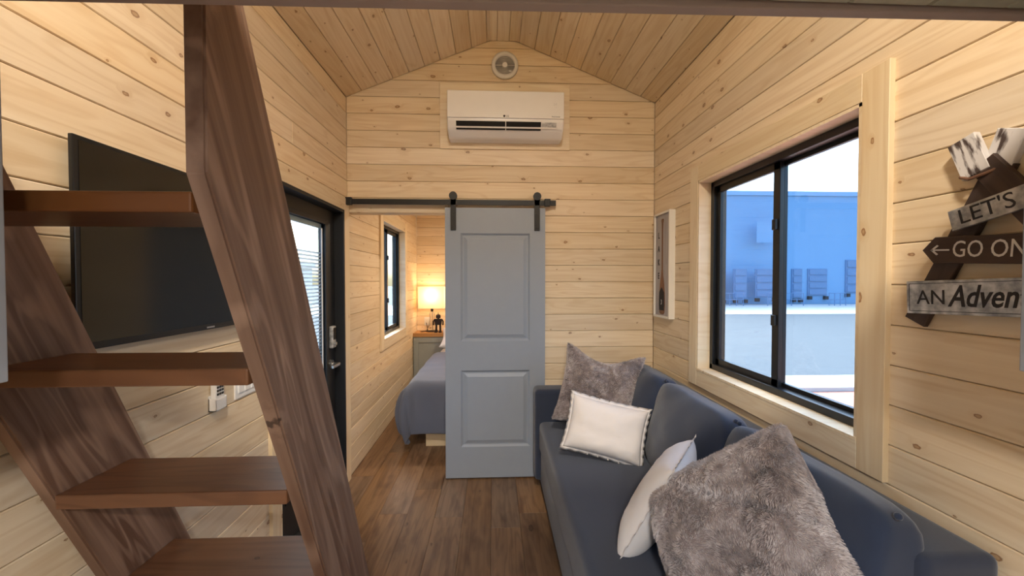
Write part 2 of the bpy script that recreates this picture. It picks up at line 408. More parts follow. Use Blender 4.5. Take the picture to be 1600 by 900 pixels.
# ceiling: two slopes of boards and a flat ridge board
bm = bmesh.new()
prism(bm, [(XL-.15, ZE-.06), (XC-HF, ZR), (XC+HF, ZR), (XR+.15, ZE-.06), (XR+.15, ZE+.1), (XC, ZR+.16), (XL-.15, ZE+.1)], Y0-.1, YE+.12)
for vv in bm.verts: vv.co = Vector((vv.co.x, vv.co.z, vv.co.y+.02))
cl = tag(obj('ceiling', bm, 'pine'), 'gabled ceiling of knotty pine boards', 'ceiling', kind='structure')
for sd in (-1, 1):
    a = Vector((XL if sd < 0 else XR, 0, ZE)); b = Vector((XC+sd*HF, 0, ZR)); dv = (b-a); L = dv.length; dv.normalize()
    n = Vector((0, 1, 0)).cross(dv); n = n if n.z < 0 else -n
    mm = frame(a, (0, 1, 0), n); s = 1 if (mm.to_3x3() @ Vector((0, 1, 0))).dot(dv) > 0 else -1
    k = 0; w0 = 0; rc = random.Random(11+sd)
    while w0 < L-.005:
        w1 = min(w0+PITCHB, L); j = rc.uniform(.9, 2.4) if rc.random() < .35 else None
        for u0, u1 in ([(-.6, YE)] if j is None else [(-.6, j), (j, YE)]):
            plank(cl, mm, [(u0, s*w0), (u1, s*w0), (u1, s*w1), (u0, s*w1)], .014, 'pine')
        w0 = w1
mr_ = frame((XC, 0, ZR-.004), (0, 1, 0), (0, 0, -1))
plank(cl, mr_, [(-.6, -HF-.01), (YE, -HF-.01), (YE, -.045), (-.6, -.045)], .012, 'trim')
plank(cl, mr_, [(-.6, -.045), (YE, -.045), (YE, .045), (-.6, .045)], .012, 'trim')
plank(cl, mr_, [(-.6, .045), (YE, .045), (YE, HF+.01), (-.6, HF+.01)], .012, 'trim')
# loft over the camera
lo = tag(obj('ceiling_loft', bx((XL, Y0, 1.943), (XR, .60, 2.12)), 'loft'), 'underside of the loft, pale whitewashed boards', 'loft', kind='structure')
MO = frame((0, 0, 1.929), (0, 1, 0), (0, 0, -1))
v = XL
while v < XR-.01:
    w = min(.126, XR-v); plank(lo, MO, [(-1.6, v), (.60, v), (.60, v+w), (-1.6, v+w)], .014, 'loft'); v += w
fb = bx((XL, .603, 1.918), (XR, .622, 2.14), .002)
for vv in fb.verts: vv.co.z += vv.co.x*.009
obj('fascia', fb, 'fascia', lo)

# ------------------------------------------------------------------ windows and doors
def window(name, m, W_, label, trims, outer=.095, reveal=.075, split=None, slide=1, pw=.045):
    """m: wall matrix (u, v, n). Casing proud of the boards, reveal, black sliding frame with two sashes"""
    u0, u1, v0, v1 = W_
    root = tag(bpy.data.objects.new(name, None), label, 'window', kind='structure'); link(root); root.location = m @ Vector(((u0+u1)/2, v0, 0))
    inv = Matrix.Translation(root.location).inverted()
    def part(nm, bm, mat, par=root):
        for vv in bm.verts: vv.co = (inv if par is root else inv) @ (m @ vv.co)
        return obj(nm, bm, mat, par)
    t = .018
    def strip(a, b, horizontal):
        # own matrix so that the grain follows the board
        c = ((a[0]+b[0])/2, (a[1]+b[1])/2); hw, hh = abs(b[0]-a[0])/2, abs(b[1]-a[1])/2
        mm = inv @ m @ Matrix.Translation((c[0], c[1], t)) @ (Matrix() if horizontal else Matrix.Rotation(R(90), 4, 'Z'))
        poly = [(-hw, -hh), (hw, -hh), (hw, hh), (-hw, hh)] if horizontal else [(-hh, -hw), (hh, -hw), (hh, hw), (-hh, hw)]
        plank(root, mm, poly, t, 'trim', 'casing', gap=.0006, cham=.0015)
    o = outer
    strip((u0-o, v0-o), (u0, v1+o), False); strip((u1, v0-o), (u1+o, v1+o), False)
    strip((u0, v1), (u1, v1+o), True); strip((u0, v0-o), (u1, v0), True)
    d = -reveal; j = .012
    part('jamb', bx((u0, v0, d), (u0+j, v1, .016)), 'trim'); part('jamb', bx((u1-j, v0, d), (u1, v1, .016)), 'trim')
    part('jamb', bx((u0, v1-j, d), (u1, v1, .016)), 'trim'); part('sill', bx((u0, v0, d), (u1, v0+j, .020)), 'trim')
    a0, a1, b0, b1 = u0+j, u1-j, v0+j, v1-j; fw = .032
    bm = bmesh.new()
    box(bm, (a0, b0, d-.06), (a0+fw, b1, d+.018), .003); box(bm, (a1-fw, b0, d-.06), (a1, b1, d+.018), .003)
    box(bm, (a0, b0, d-.06), (a1, b0+fw, d+.018), .003); box(bm, (a0, b1-fw, d-.06), (a1, b1, d+.018), .003)
    part('window_frame', bm, 'frameblack')
    sp = split if split is not None else (a0+a1)/2
    for k, (s, e, dz) in enumerate(((a0+fw*.7, sp+.02, -.002 if slide > 0 else -.03), (sp-.02, a1-fw*.7, -.03 if slide > 0 else -.002))):
        z = d+dz; q = pw if (k == 0) == (slide > 0) else pw*.62; c0, c1 = b0+fw*.7, b1-fw*.7
        bm = bmesh.new()
        box(bm, (s, c0, z-.02), (s+q, c1, z), .003); box(bm, (e-q, c0, z-.02), (e, c1, z), .003)
        box(bm, (s, c0, z-.02), (e, c0+q, z), .003); box(bm, (s, c1-q, z-.02), (e, c1, z), .003)
        so = part('sash', bm, 'frameblack')
        part('pane', bx((s+q, c0+q, z-.012), (e-q, c1-q, z-.008)), 'glass', so)
        if (k == 0) == (slide > 0):
            for fz in (.3, .72):
                uu = e-q*.5 if k == 0 else s+q*.5
                part('sash_latch', bx((uu-.012, c0+(c1-c0)*fz-.025, z), (uu+.012, c0+(c1-c0)*fz+.025, z+.014), .003), 'frameblack', so)
    return root
window('window_1', MR, ng(WIN), 'wide black sliding window with pine casing above the sofa', 1, split=-1.83)
window('window_2', ML, WIN2, 'black sliding bedroom window with pine casing beside the lamp', 1, slide=-1)
window('window_3', MR, ng(KW), 'black kitchen window in the pine wall', 1)
window('window_4', ML, KW2, 'black kitchen window in the opposite pine wall', 1)

# entry door, swings outward in a deep black frame
d1 = tag(bpy.data.objects.new('door_1', None), 'black entry door with blinds inside its glass', 'door', kind='structure'); link(d1); d1.location = (XL, DOOR[0], 0)
def dp(nm, a, b, mat, par=None, bev=0):
    bm = bx(a, b, bev)
    for vv in bm.verts: vv.co -= Vector((XL, DOOR[0], 0))
    return obj(nm, bm, mat, par or d1)
ya, yb, zt = DOOR[0], DOOR[1], DOOR[3]
def casing(c0, c1, vertical):
    (y0_, z0_), (y1_, z1_) = c0, c1; hw, hh = (y1_-y0_)/2, (z1_-z0_)/2
    mm = Matrix.Translation((-XL, -DOOR[0], 0)) @ ML @ Matrix.Translation(((y0_+y1_)/2, (z0_+z1_)/2, .018)) @ (Matrix.Rotation(R(90), 4, 'Z') if vertical else Matrix())
    plank(d1, mm, [(-hh, -hw), (hh, -hw), (hh, hw), (-hh, hw)] if vertical else [(-hw, -hh), (hw, -hh), (hw, hh), (-hw, hh)], .018, 'trim', 'casing', gap=.0006, cham=.0015)
casing((ya-.09, 0), (ya, zt+.09), True); casing((yb, 0), (YE-.003, zt+.09), True); casing((ya, zt), (yb, zt+.09), False)
xo = XL-.135
bm = bmesh.new()
for a, b in (((xo, ya, 0), (XL+.018, ya+.02, zt)), ((xo, yb-.02, 0), (XL+.018, yb, zt)), ((xo, ya, zt-.02), (XL+.018, yb, zt)), ((xo-.02, ya, 0), (XL-.01, yb, .03))): box(bm, a, b, .002)
for a, b in (((xo, ya+.02, .03), (xo+.05, ya+.035, zt-.02)), ((xo, yb-.035, .03), (xo+.05, yb-.02, zt-.02))): box(bm, a, b)
for vv in bm.verts: vv.co -= Vector((XL, DOOR[0], 0))
obj('door_frame', bm, 'doorblack', d1)
xs0, xs1 = xo+.045, xo+.085; s0, s1, sz0, sz1 = ya+.024, yb-.024, .035, zt-.024
g0, g1, gz0, gz1 = s0+.15, s1-.17, .30, 1.885
bm = bmesh.new()
for a, b in (((xs0, s0, sz0), (xs1, g0, sz1)), ((xs0, g1, sz0), (xs1, s1, sz1)), ((xs0, g0, sz0), (xs1, g1, gz0)), ((xs0, g0, gz1), (xs1, g1, sz1))): box(bm, a, b)
for vv in bm.verts: vv.co -= Vector((XL, DOOR[0], 0))
slab = obj('door_slab', bm, 'doorblack', d1)
bm = bmesh.new()
for a, b in (((xs1-.01, g0-.03, gz0-.03), (xs1+.012, g0, gz1+.03)), ((xs1-.01, g1, gz0-.03), (xs1+.012, g1+.03, gz1+.03)), ((xs1-.01, g0, gz0-.03), (xs1+.012, g1, gz0)), ((xs1-.01, g0, gz1), (xs1+.012, g1, gz1+.03))): box(bm, a, b, .004)
for vv in bm.verts: vv.co -= Vector((XL, DOOR[0], 0))
obj('glazing_bead', bm, 'doorblack', d1)
lite = dp('glass_lite', (xs1-.012, g0, gz0), (xs1-.008, g1, gz1), 'glass')
dp('blind_headrail', (xs0+.004, g0, gz1-.03), (xs0+.022, g1, gz1), 'white', lite); dp('blind_rail', (xs1-.008, g1-.03, gz0), (xs1-.004, g1-.018, gz1-.03), 'white', lite)
z = gz0+.02; sm = None
while z < gz1-.18:
    if sm is None:
        sm = dp('slat', (xs0+.006, g0+.004, -.0006), (xs0+.018, g1-.004, .0006), 'white', lite); sm.location.z = z
        for vv in sm.data.vertices: vv.co.z += (vv.co.x-(xs0+.012-XL))*.9
    else:
        c = sm.copy(); COL.objects.link(c); c.parent = lite; c.location.z = z
    z += .024
yk = s1-.075
lk = dp('keypad_lock', (xs1, yk-.032, 1.03), (xs1+.028, yk+.032, 1.185), 'galv', d1, .010)
dp('keypad', (xs1+.026, yk-.022, 1.09), (xs1+.031, yk+.022, 1.172), 'black', lk, .004)
bm = cyl(bmesh.new(), Vector((xs1+.033-XL, yk-DOOR[0], 1.06)), .012, .016, 'X'); obj('thumb_turn', bm, 'steel', lk)
bm = cyl(bmesh.new(), Vector((xs1+.006-XL, yk-DOOR[0], .915)), .03, .012, 'X'); cyl(bm, Vector((xs1+.03-XL, yk-DOOR[0], .915)), .011, .05, 'X')
box(bm, (xs1+.045-XL, yk-.105-DOOR[0], .905), (xs1+.062-XL, yk+.012-DOOR[0], .925), .004); obj('lever_handle', bm, 'steel', d1)

# barn door on its track
YD = 3.03
dr = empty('door_2', (0, YD, .012), 'grey two-panel sliding barn door hanging from a black track', 'door', kind='structure')
x0, x1, z0, z1 = -.365, .385, 0, 2.035
bm = bmesh.new(); th = .036
st = .115; r1, r2, r3, r4 = .235, .815, 1.035, 1.845   # rail edges: panels r1..r2 and r3..r4
for a, b in (((x0, 0, z0), (x0+st, th, z1)), ((x1-st, 0, z0), (x1, th, z1)), ((x0+st, 0, z0), (x1-st, th, r1)), ((x0+st, 0, r2), (x1-st, th, r3)), ((x0+st, 0, r4), (x1-st, th, z1))): box(bm, a, b)
obj('door_frame', bm, 'doorgrey', dr)
for a, b in ((r1, r2), (r3, r4)):
    bm = bmesh.new(); xa, xb = x0+st, x1-st
    # moulded panel: slope in, flat groove, slope out to a raised field
    prof = [(0, 0), (.014, .012), (.024, .012), (.05, .003)]
    rings = [[bm.verts.new((xa+i, y_, a+i)), bm.verts.new((xb-i, y_, a+i)), bm.verts.new((xb-i, y_, b-i)), bm.verts.new((xa+i, y_, b-i))]
             for i, y_ in [(q, .0+w) for q, w in prof]]
    rings = [[bm.verts.new((0, 0, 0)) for _ in range(0)] or r_ for r_ in rings]
    for p, q in zip(rings, rings[1:]):
        for i in range(4): bm.faces.new((p[i], p[(i+1) % 4], q[(i+1) % 4], q[i]))
    bm.faces.new(rings[-1]); box(bm, (xa, .016, a), (xb, th-.004, b))
    obj('panel', bm, 'doorgrey', dr)
ZT = 2.083-.012
for hx in (x0+.062, x1-.062):
    h = obj('hanger_strap', bx((hx-.021, -.008, 1.865), (hx+.021, 0, 2.12), .002), 'black', dr)
    bm = cyl(bmesh.new(), Vector((hx, -.012, 2.12)), .03, .022, 'Y', 28); obj('wheel', bm, 'black', h)
    for bz in (1.89, 1.99): obj('bolt', cyl(bmesh.new(), Vector((hx, -.011, bz)), .009, .008, 'Y', 6), 'black', h)
tk = empty('door_track', (-.3, YE, 2.085), 'black flat steel track carrying the grey barn door', 'door track')
obj('rail', bx((-.785, -.062, -.02), (.765, -.054, .02), .001), 'black', tk)
for sx_ in (-.74, -.35, .02, .40, .72): obj('spacer', cyl(bmesh.new(), Vector((sx_, -.03, 0)), .01, .055, 'Y', 12), 'black', tk)
for sx_ in (-.765, .70): obj('door_stop', bx((sx_-.022, -.075, -.026), (sx_+.022, -.046, .03), .004), 'black', tk)

# ------------------------------------------------------------------ air conditioner, its board, the vent
pa, pb_ = (-.405, 2.495), (.575, 2.985)
bk = tag(obj('trim_1', prism(bmesh.new(), [(-.49, -.245), (.49, -.245), (.49, .245), (-.49, .245)], 0, .016, .002), 'trim', mtx=frame((.085, YE, 2.74), (1, 0, 0), (0, -1, 0))), 'smooth pine mounting board behind the air conditioner', 'board', kind='structure')
AY = YE-.016
ac = empty('air_conditioner', (.085, AY, 2.535), 'white wall-mounted split air conditioner on a pine board', 'air conditioner')
hw = .415
bm = bmesh.new()
prof = [(0, 0), (-.10, 0), (-.165, .045), (-.19, .10), (-.195, .2), (-.185, .292), (-.165, .310), (0, .310)]
a = [bm.verts.new((-hw, y, z)) for y, z in prof]; b = [bm.verts.new((hw, y, z)) for y, z in prof]
for i in range(len(prof)): j = (i+1) % len(prof); bm.faces.new((a[i], a[j], b[j], b[i]))
bm.faces.new(a); bm.faces.new(b[::-1])
body = obj('body', bm, 'white', ac)
mb = body.modifiers.new('bevel', 'BEVEL'); mb.width = .012; mb.segments = 3; mb.limit_method = 'ANGLE'; mb.angle_limit = R(20)
obj('front_panel', bx((-hw+.002, -.203, .115), (hw-.002, -.186, .304), .006), 'white', ac)
MA = Matrix.Rotation(R(24), 4, 'X')
def acp(nm, a, b, mat, y=-.179, z=.076, bev=.001):
    bm = bx(a, b, bev)
    for vv in bm.verts: vv.co = Matrix.Translation((0, y, z)) @ MA @ vv.co
    return obj(nm, bm, mat, ac)
for a_, b_ in ((-.352, -.004), (.002, .25)):
    acp('outlet_slot', (a_, -.004, -.012), (b_, .02, .022), 'dark'); acp('outlet_slot', (a_, -.004, -.036), (b_, .02, -.024), 'dark')
acp('vane', (-.36, -.009, -.023), (.37, .004, -.013), 'white'); acp('side_vane', (.255, -.006, -.012), (.36, .01, .020), 'galv')
MT = frame((0, -.2036, 0), (1, 0, 0), (0, -1, 0))
text('LG', .017, 'ink', ac, MT @ Matrix.Translation((0, .128, 0)), 'logo'); obj('logo_disc', cyl(bmesh.new(), Vector((-.012, -.2036, .128)), .008, .001, 'Y', 16), 'ink', ac)
text('Dual Inverter', .011, 'ink', ac, MT @ Matrix.Translation((.325, .128, 0)))
text('24', .026, 'whiteink', ac, MT @ Matrix.Translation((.335, .215, 0)), 'display_digits'); text('o', .014, 'whiteink', ac, MT @ Matrix.Translation((.352, .195, 0)), 'display_digits')
vf = empty('vent_fan', (.083, YE, 3.122), 'round cream vent fan with concentric grille below the ridge', 'vent')
def annulus(r0, r1, y0, y1, n=40):
    bm = bmesh.new(); V = []
    for k in range(n):
        c, s = math.cos(2*math.pi*k/n), math.sin(2*math.pi*k/n)
        V.append([bm.verts.new((r*c, y, r*s)) for r, y in ((r0, y0), (r1, y0), (r1, y1), (r0, y1))])
    for k in range(n):
        for i in range(4): bm.faces.new((V[k][i], V[k][(i+1) % 4], V[(k+1) % n][(i+1) % 4], V[(k+1) % n][i]))
    return bm
obj('rim', annulus(.073, .1, -.028, 0), 'whitematte', vf, True)
obj('backing', cyl(bmesh.new(), Vector((0, -.006, 0)), .075, .012, 'Y', 40), 'ink', vf)
for i in range(7): obj('grille_ring', annulus(.022+i*.0075, .0242+i*.0075, -.024, -.018), 'whitematte', vf, True)
obj('hub', cyl(bmesh.new(), Vector((0, -.02, 0)), .019, .014, 'Y', 24), 'whitematte', vf)
obj('spoke', bx((-.074, -.02, -.002), (.074, -.016, .002)), 'whitematte', vf)
obj('switch_tab', bx((.03, -.03, -.05), (.05, -.02, -.04), .002), 'white', vf)

# ------------------------------------------------------------------ loft ladder
SXR, SXL, ST = -.455, -1.045, .034
fy = lambda z: .672+(1.66-z)*.447
ld = empty('loft_ladder', (-.75, 1.3, 0), 'dark-stained wooden loft ladder with thick open treads', 'ladder')
def stringer(x):
    # profile in (y, z): plumb cut at the top, level cut at the floor
    Wd = .252
    pr = [(fy(1.68), 1.68), (fy(1.68), 2.10), (fy(2.10)+Wd, 2.10), (fy(0)+Wd, 0), (fy(0), 0)]
    L_ = math.atan2(1, .447); ang = R(90)-math.atan(.447)
    # local X runs along the board so that the grain follows it
    u = Vector((0, .447, -1)).normalized(); n = Vector((1, 0, 0)); o = Vector((x-.75*0, 1.0, 1.0))
    m = frame(o, u, n); inv = m.inverted()
    poly = [(inv @ Vector((x, y, z)))[:2] for y, z in pr]
    bm = prism(bmesh.new(), poly, -ST/2, ST/2)
    es = [e for e in bm.edges]; bmesh.ops.bevel(bm, geom=es, offset=.004, segments=2, affect='EDGES')
    return obj('stringer', bm, 'stain', ld, mtx=Matrix.Translation(ld.location).inverted() @ m)
stringer(SXR-ST/2); stringer(SXL+ST/2)
for i in range(5):
    zt_ = 1.653-.32*i; y_ = fy(zt_)+.002
    bm = bx((SXL+ST, -.098, -.034), (SXR-ST, .098, 0), .004)
    for vv in bm.verts: vv.co.x += .75
    o = obj('tread', bm, 'tread', ld); o.location = Vector((-.75, y_+.098, zt_))-ld.location

# ------------------------------------------------------------------ left wall things
tv = empty('television', (XL+.04, 1.555, 1.325), 'black flat television mounted on the left pine wall behind the ladder', 'television')
obj('casing', bx((-.030, -.40, .05), (-.008, .40, .50), .006), 'black', tv)
obj('bezel', bx((-.012, -.485, 0), (0, .485, .555), .003), 'frameblack', tv)
obj('screen', bx((-.002, -.471, .020), (.0012, .471, .543)), 'screen', tv)
obj('maker_mark', bx((0, -.02, .005), (.0012, .02, .011)), 'steel', tv)
obj('wall_mount', bx((-.040, -.12, .15), (-.028, .12, .42), .003), 'black', tv)
rh = empty('remote_holder', (XL, 1.625, 1.0), 'small white wall holder beside the switch plate', 'holder')
bm = bmesh.new(); box(bm, (0, -.031, 0), (.003, .031, .06)); box(bm, (.026, -.031, 0), (.029, .031, .045), .001); box(bm, (0, -.031, 0), (.029, -.028, .05)); box(bm, (0, .028, 0), (.029, .031, .05)); box(bm, (0, -.031, 0), (.029, .031, .003))
obj('pocket', bm, 'white', rh)
rc_ = empty('remote_control', (XL+.004, 1.625, 1.004), 'white remote control standing in its wall holder', 'remote')
obj('body', bx((0, -.026, 0), (.020, .026, .155), .005), 'white', rc_)
obj('display', bx((.0195, -.02, .112), (.0215, .02, .145), .001), 'galv', rc_)
for i in range(4):
    for j in range(3): obj('button', bx((.0195, -.018+j*.0135, .055+i*.0135), (.0225, -.009+j*.0135, .063+i*.0135)), 'ink', rc_)
sw = empty('switch_plate', (XL, 1.83, 1.0), 'white three-gang light switch plate on the left wall', 'switch')
obj('plate', bx((0, -.085, 0), (.006, .085, .115), .003), 'white', sw)
for i in range(3): obj('rocker', bx((.005, -.066+i*.046, .024), (.011, -.034+i*.046, .091), .002), 'white', sw)

# ------------------------------------------------------------------ kitchen wall cabinets under the loft
for nm, xa, xb, lab in (('wall_cabinet', XL, -.685, 'grey wall cabinet under the loft beside the ladder'), ('wall_cabinet', .828, XR, 'grey wall cabinet under the loft beside the adventure sign')):
    c = empty(nm, ((xa+xb)/2, 0, 1.364), lab, 'cabinet'); hw_ = (xb-xa)/2; sgn = 1 if xa == XL else -1
    obj('body', bx((-hw_ if sgn > 0 else -hw_+.02, -.9, 0), (hw_-.02 if sgn > 0 else hw_, .6, .562), .001), 'grey', c)
    for k in range(3):
        a, b = -.9+k*.5+.002, -.4+k*.5-.002; xx = hw_ if sgn > 0 else -hw_
        dd = obj('door', bx((xx-.02*sgn, a, .002), (xx, b, .552), .002), 'grey', c)
        obj('handle', bx((xx, b-.06, .04), (xx+.02*sgn, b-.045, .17), .003), 'black', dd)

# ------------------------------------------------------------------ right wall: two signs
lk_ = empty('lake_sign', (XR, 2.85, 1.24), 'narrow framed sign with a canoe paddle reading LAKE', 'sign')
ml = Matrix.Translation(-lk_.location) @ frame((XR-.03, 2.85, 1.615), (0, -1, 0), (-1, 0, 0))
hwL, hhL = .135, .378
def lsp(nm, poly, z0, z1, mat, par=lk_, rot=False):
    return obj(nm, prism(bmesh.new(), poly, z0, z1), mat, par, mtx=ml)
q = lambda a, b, c, d: [(a, c), (b, c), (b, d), (a, d)]
bm = bmesh.new()
for a in (q(-hwL, -hwL+.014, -hhL, hhL), q(hwL-.014, hwL, -hhL, hhL), q(-hwL+.014, hwL-.014, -hhL, -hhL+.014), q(-hwL+.014, hwL-.014, hhL-.014, hhL)): prism(bm, a, -.03, .012)
obj('frame', bm, 'whitematte', lk_, mtx=ml)
mp = ml @ Matrix.Rotation(R(90), 4, 'Z')
obj('panel', prism(bmesh.new(), q(-hhL+.014, hhL-.014, -hwL+.014, hwL-.014), -.012, .001), 'greywash', lk_, mtx=mp)
# paddle outline along local x (up)
pts = []
for x_, w_ in ((.335, .012), (.322, .016), (.30, .009), (.26, .006), (-.02, .007), (-.07, .014), (-.13, .032), (-.20, .043), (-.28, .046), (-.335, .038), (-.348, .022)): pts.append((x_, w_))
poly = [(a, b) for a, b in pts]+[(a, -b) for a, b in reversed(pts)]
mpp = mp @ Matrix.Translation((-.005, -.002, 0))
obj('paddle', prism(bmesh.new(), poly, 0, .006), 'paddle', lk_, mtx=mpp)
tipp = [(-.155, 0), (-.19, .0405), (-.28, .044), (-.32, .039)]; obj('blade_tip', prism(bmesh.new(), tipp+[(a, -b) for a, b in reversed(tipp[1:])], .005, .0072), 'ink', lk_, mtx=mpp)
text('3', .05, 'whiteink', lk_, ml @ Matrix.Translation((0, -.268, .0076)), align='CENTER', sx=.8)
for i, ch in enumerate('LAKE'): text(ch, .062, 'ink', lk_, ml @ Matrix.Translation((-.064, .215-.098*i, .0018)), align='CENTER', sx=.85, extrude_bold=.0012)

sg = empty('adventure_sign', (XR, .90, 1.38), 'crossed dark boards with arrow and metal plates reading LET\'S GO ON AN Adventure', 'sign')
MS = Matrix.Translation(-sg.location) @ frame((XR, 0, 0), (0, -1, 0), (-1, 0, 0))   # local x = -Y, y = Z, z = off the wall
def seg(name, p, q_, w, z0, z1, mat, par=sg, e0=0, e1=0):
    p, q_ = Vector(p), Vector(q_); d = (q_-p).normalized(); L = (q_-p).length
    m = MS @ Matrix.Translation((p.x, p.y, 0)) @ Matrix.Rotation(math.atan2(d.y, d.x), 4, 'Z')
    return obj(name, prism(bmesh.new(), q(-e0, L+e1, -w/2, w/2), z0, z1, .0015), mat, par, mtx=m), m
A = seg('board', (-1.120, 1.388), (-.925, 1.795), .058, .004, .018, 'signwood')
B = seg('board', (-.66, 1.388), (-.955, 1.800), .058, .018, .032, 'signwood')
seg('painted_end', (-.945, 1.755), (-.905, 1.868), .060, .003, .0195, 'brushwhite')
seg('painted_end', (-.965, 1.775), (-1.000, 1.872), .062, .0165, .0335, 'brushwhite')
bm = tube(bmesh.new(), [(-1.0, 1.775, .03), (-.975, 1.765, .037), (-.945, 1.77, .036), (-.91, 1.785, .022)], .004); obj('twine', bm, 'paddle', sg, mtx=MS)
def plate(p, q_, h, mat, name='plate', z0=.032, arrow=False, border=True):
    p, q_ = Vector(p), Vector(q_); d = (q_-p); L = d.length
    m = MS @ Matrix.Translation((p.x, p.y, 0)) @ Matrix.Rotation(math.atan2(d.y, d.x), 4, 'Z')
    poly = q(0, L, -h/2, h/2) if not arrow else [(.03, -h/2), (L, -h/2), (L, h/2), (.03, h/2), (0, 0)]
    o = obj(name, prism(bmesh.new(), poly, z0, z0+.008, .001), mat, sg, mtx=m)
    if border:
        bm = bmesh.new(); i = .007; t_ = .0014
        for a in (q(i, L-i, -h/2+i, -h/2+i+t_), q(i, L-i, h/2-i-t_, h/2-i), q(i, i+t_, -h/2+i, h/2-i), q(L-i-t_, L-i, -h/2+i, h/2-i)): prism(bm, a, z0+.0075, z0+.0085)
        obj('border_line', bm, 'ink', sg, mtx=m)
    return m @ Matrix.Translation((0, 0, z0+.0082)), L
m, L = plate((-1.014, 1.663), (-.775, 1.722), .054, 'galv', border=False); text("LET'S", .054, 'ink', sg, m @ Matrix.Translation((.020, 0, 0)), sx=.98)
m, L = plate((-1.081, 1.592), (-.70, 1.572), .070, 'signwood', 'arrow_board', arrow=True, border=False); text('GO ON', .060, 'whiteink', sg, m @ Matrix.Translation((.074, 0, 0)), sx=.74)
bm = bmesh.new(); prism(bm, q(.024, .068, -.002, .002), 0, .001); prism(bm, [(.022, 0), (.038, .014), (.042, .011), (.029, 0)], 0, .001); prism(bm, [(.022, 0), (.038, -.014), (.042, -.011), (.029, 0)], 0, .001); obj('arrow', bm, 'whiteink', sg, mtx=m)
m, L = plate((-1.121, 1.459), (-.66, 1.478), .092, 'galv'); text('AN', .056, 'ink', sg, m @ Matrix.Translation((.028, -.002, 0)), sx=.92)
text('Adventure', .078, 'ink', sg, m @ Matrix.Translation((.108, 0, 0)), shear=.3, sx=.70, extrude_bold=.0012)

# ------------------------------------------------------------------ sofa
def puff(w, h, d, e=5.0, bulge=.25, n=14, seed=0, wr=.006, ears=.0):
    """cushion: rounded box w x h x d (x, y, z) whose big faces swell; centre at origin"""
    bm = bmesh.new(); bmesh.ops.create_cube(bm, size=2); bmesh.ops.subdivide_edges(bm, edges=bm.edges[:], cuts=n, use_grid_fill=True)
    for v in bm.verts:
        x, y, z = v.co; r = (abs(x)**e+abs(y)**e+abs(z)**e)**(1/e); p = Vector((x, y, z))/r
        s = (1-bulge)+bulge*math.cos(p.x*1.45)*math.cos(p.y*1.45)*1.6
        k = noise.noise(Vector((p.x*2.2+seed, p.y*2.2, p.z+seed)))*wr+noise.noise(Vector((p.x*6+seed, p.y*5, p.z*2)))*wr*.4
        e_ = 1+ears*(abs(p.x*p.y)**3)
        v.co = Vector((p.x*w/2*e_, p.y*h/2*e_, p.z*d/2*s+k))
    return bm
sf = empty('sofa', (.78, 1.98, 0), 'charcoal fabric sofa under the wide window', 'sofa')
sx0, sx1, sy0, sy1 = .32, 1.222, .90, 3.0
def sp(nm, a, b, bev, mat='sofa', seg=3):
    bm = bx(a, b, bev, seg)
    for vv in bm.verts: vv.co -= sf.location
    return obj(nm, bm, mat, sf, True)
sp('base', (sx0+.012, sy0+.02, .05), (sx1-.02, sy1-.02, .30), .015)
st_ = sp('seat', (sx0, sy0+.06, .285), (1.06, sy1-.14, .50), .045, seg=5)
sp('arm', (sx0-.03, sy1-.165, .07), (sx1-.02, sy1, .725), .04, seg=5); sp('arm', (sx0-.03, sy0-.02, .07), (sx1-.02, sy0+.10, .62), .04, seg=5)
sp('backrest', (1.02, sy0, .06), (sx1, sy1-.02, .845), .03, seg=4)
for fx in (sx0+.06, sx1-.1):
    for fy_ in (sy0+.08, sy1-.1): sp('foot', (fx, fy_, 0), (fx+.05, fy_+.05, .07), .005, 'black')
for i, (ya_, yb__) in enumerate(((.93, 1.60), (1.60, 2.275), (2.275, 2.84))):
    w_ = yb__-ya_
    bm = puff(w_+.012, .47, .20, 6, .3, 14, i*3.1, .012, .05)
    mm = Matrix.Translation(Vector((.965, (ya_+yb__)/2, .70))-sf.location) @ frame((0, 0, 0), (0, -1, 0), Vector((-1, 0, .24)))
    c = obj('back_cushion', bm, 'cushion', sf, True, mm)
    for s_ in (-1, 1):
        bm = bmesh.new(); bmesh.ops.create_uvsphere(bm, u_segments=8, v_segments=6, radius=.010, matrix=Matrix.Translation((s_*(w_/2-.012), .226, .02))); obj('corner_tuft', bm, 'cushion', c, True)

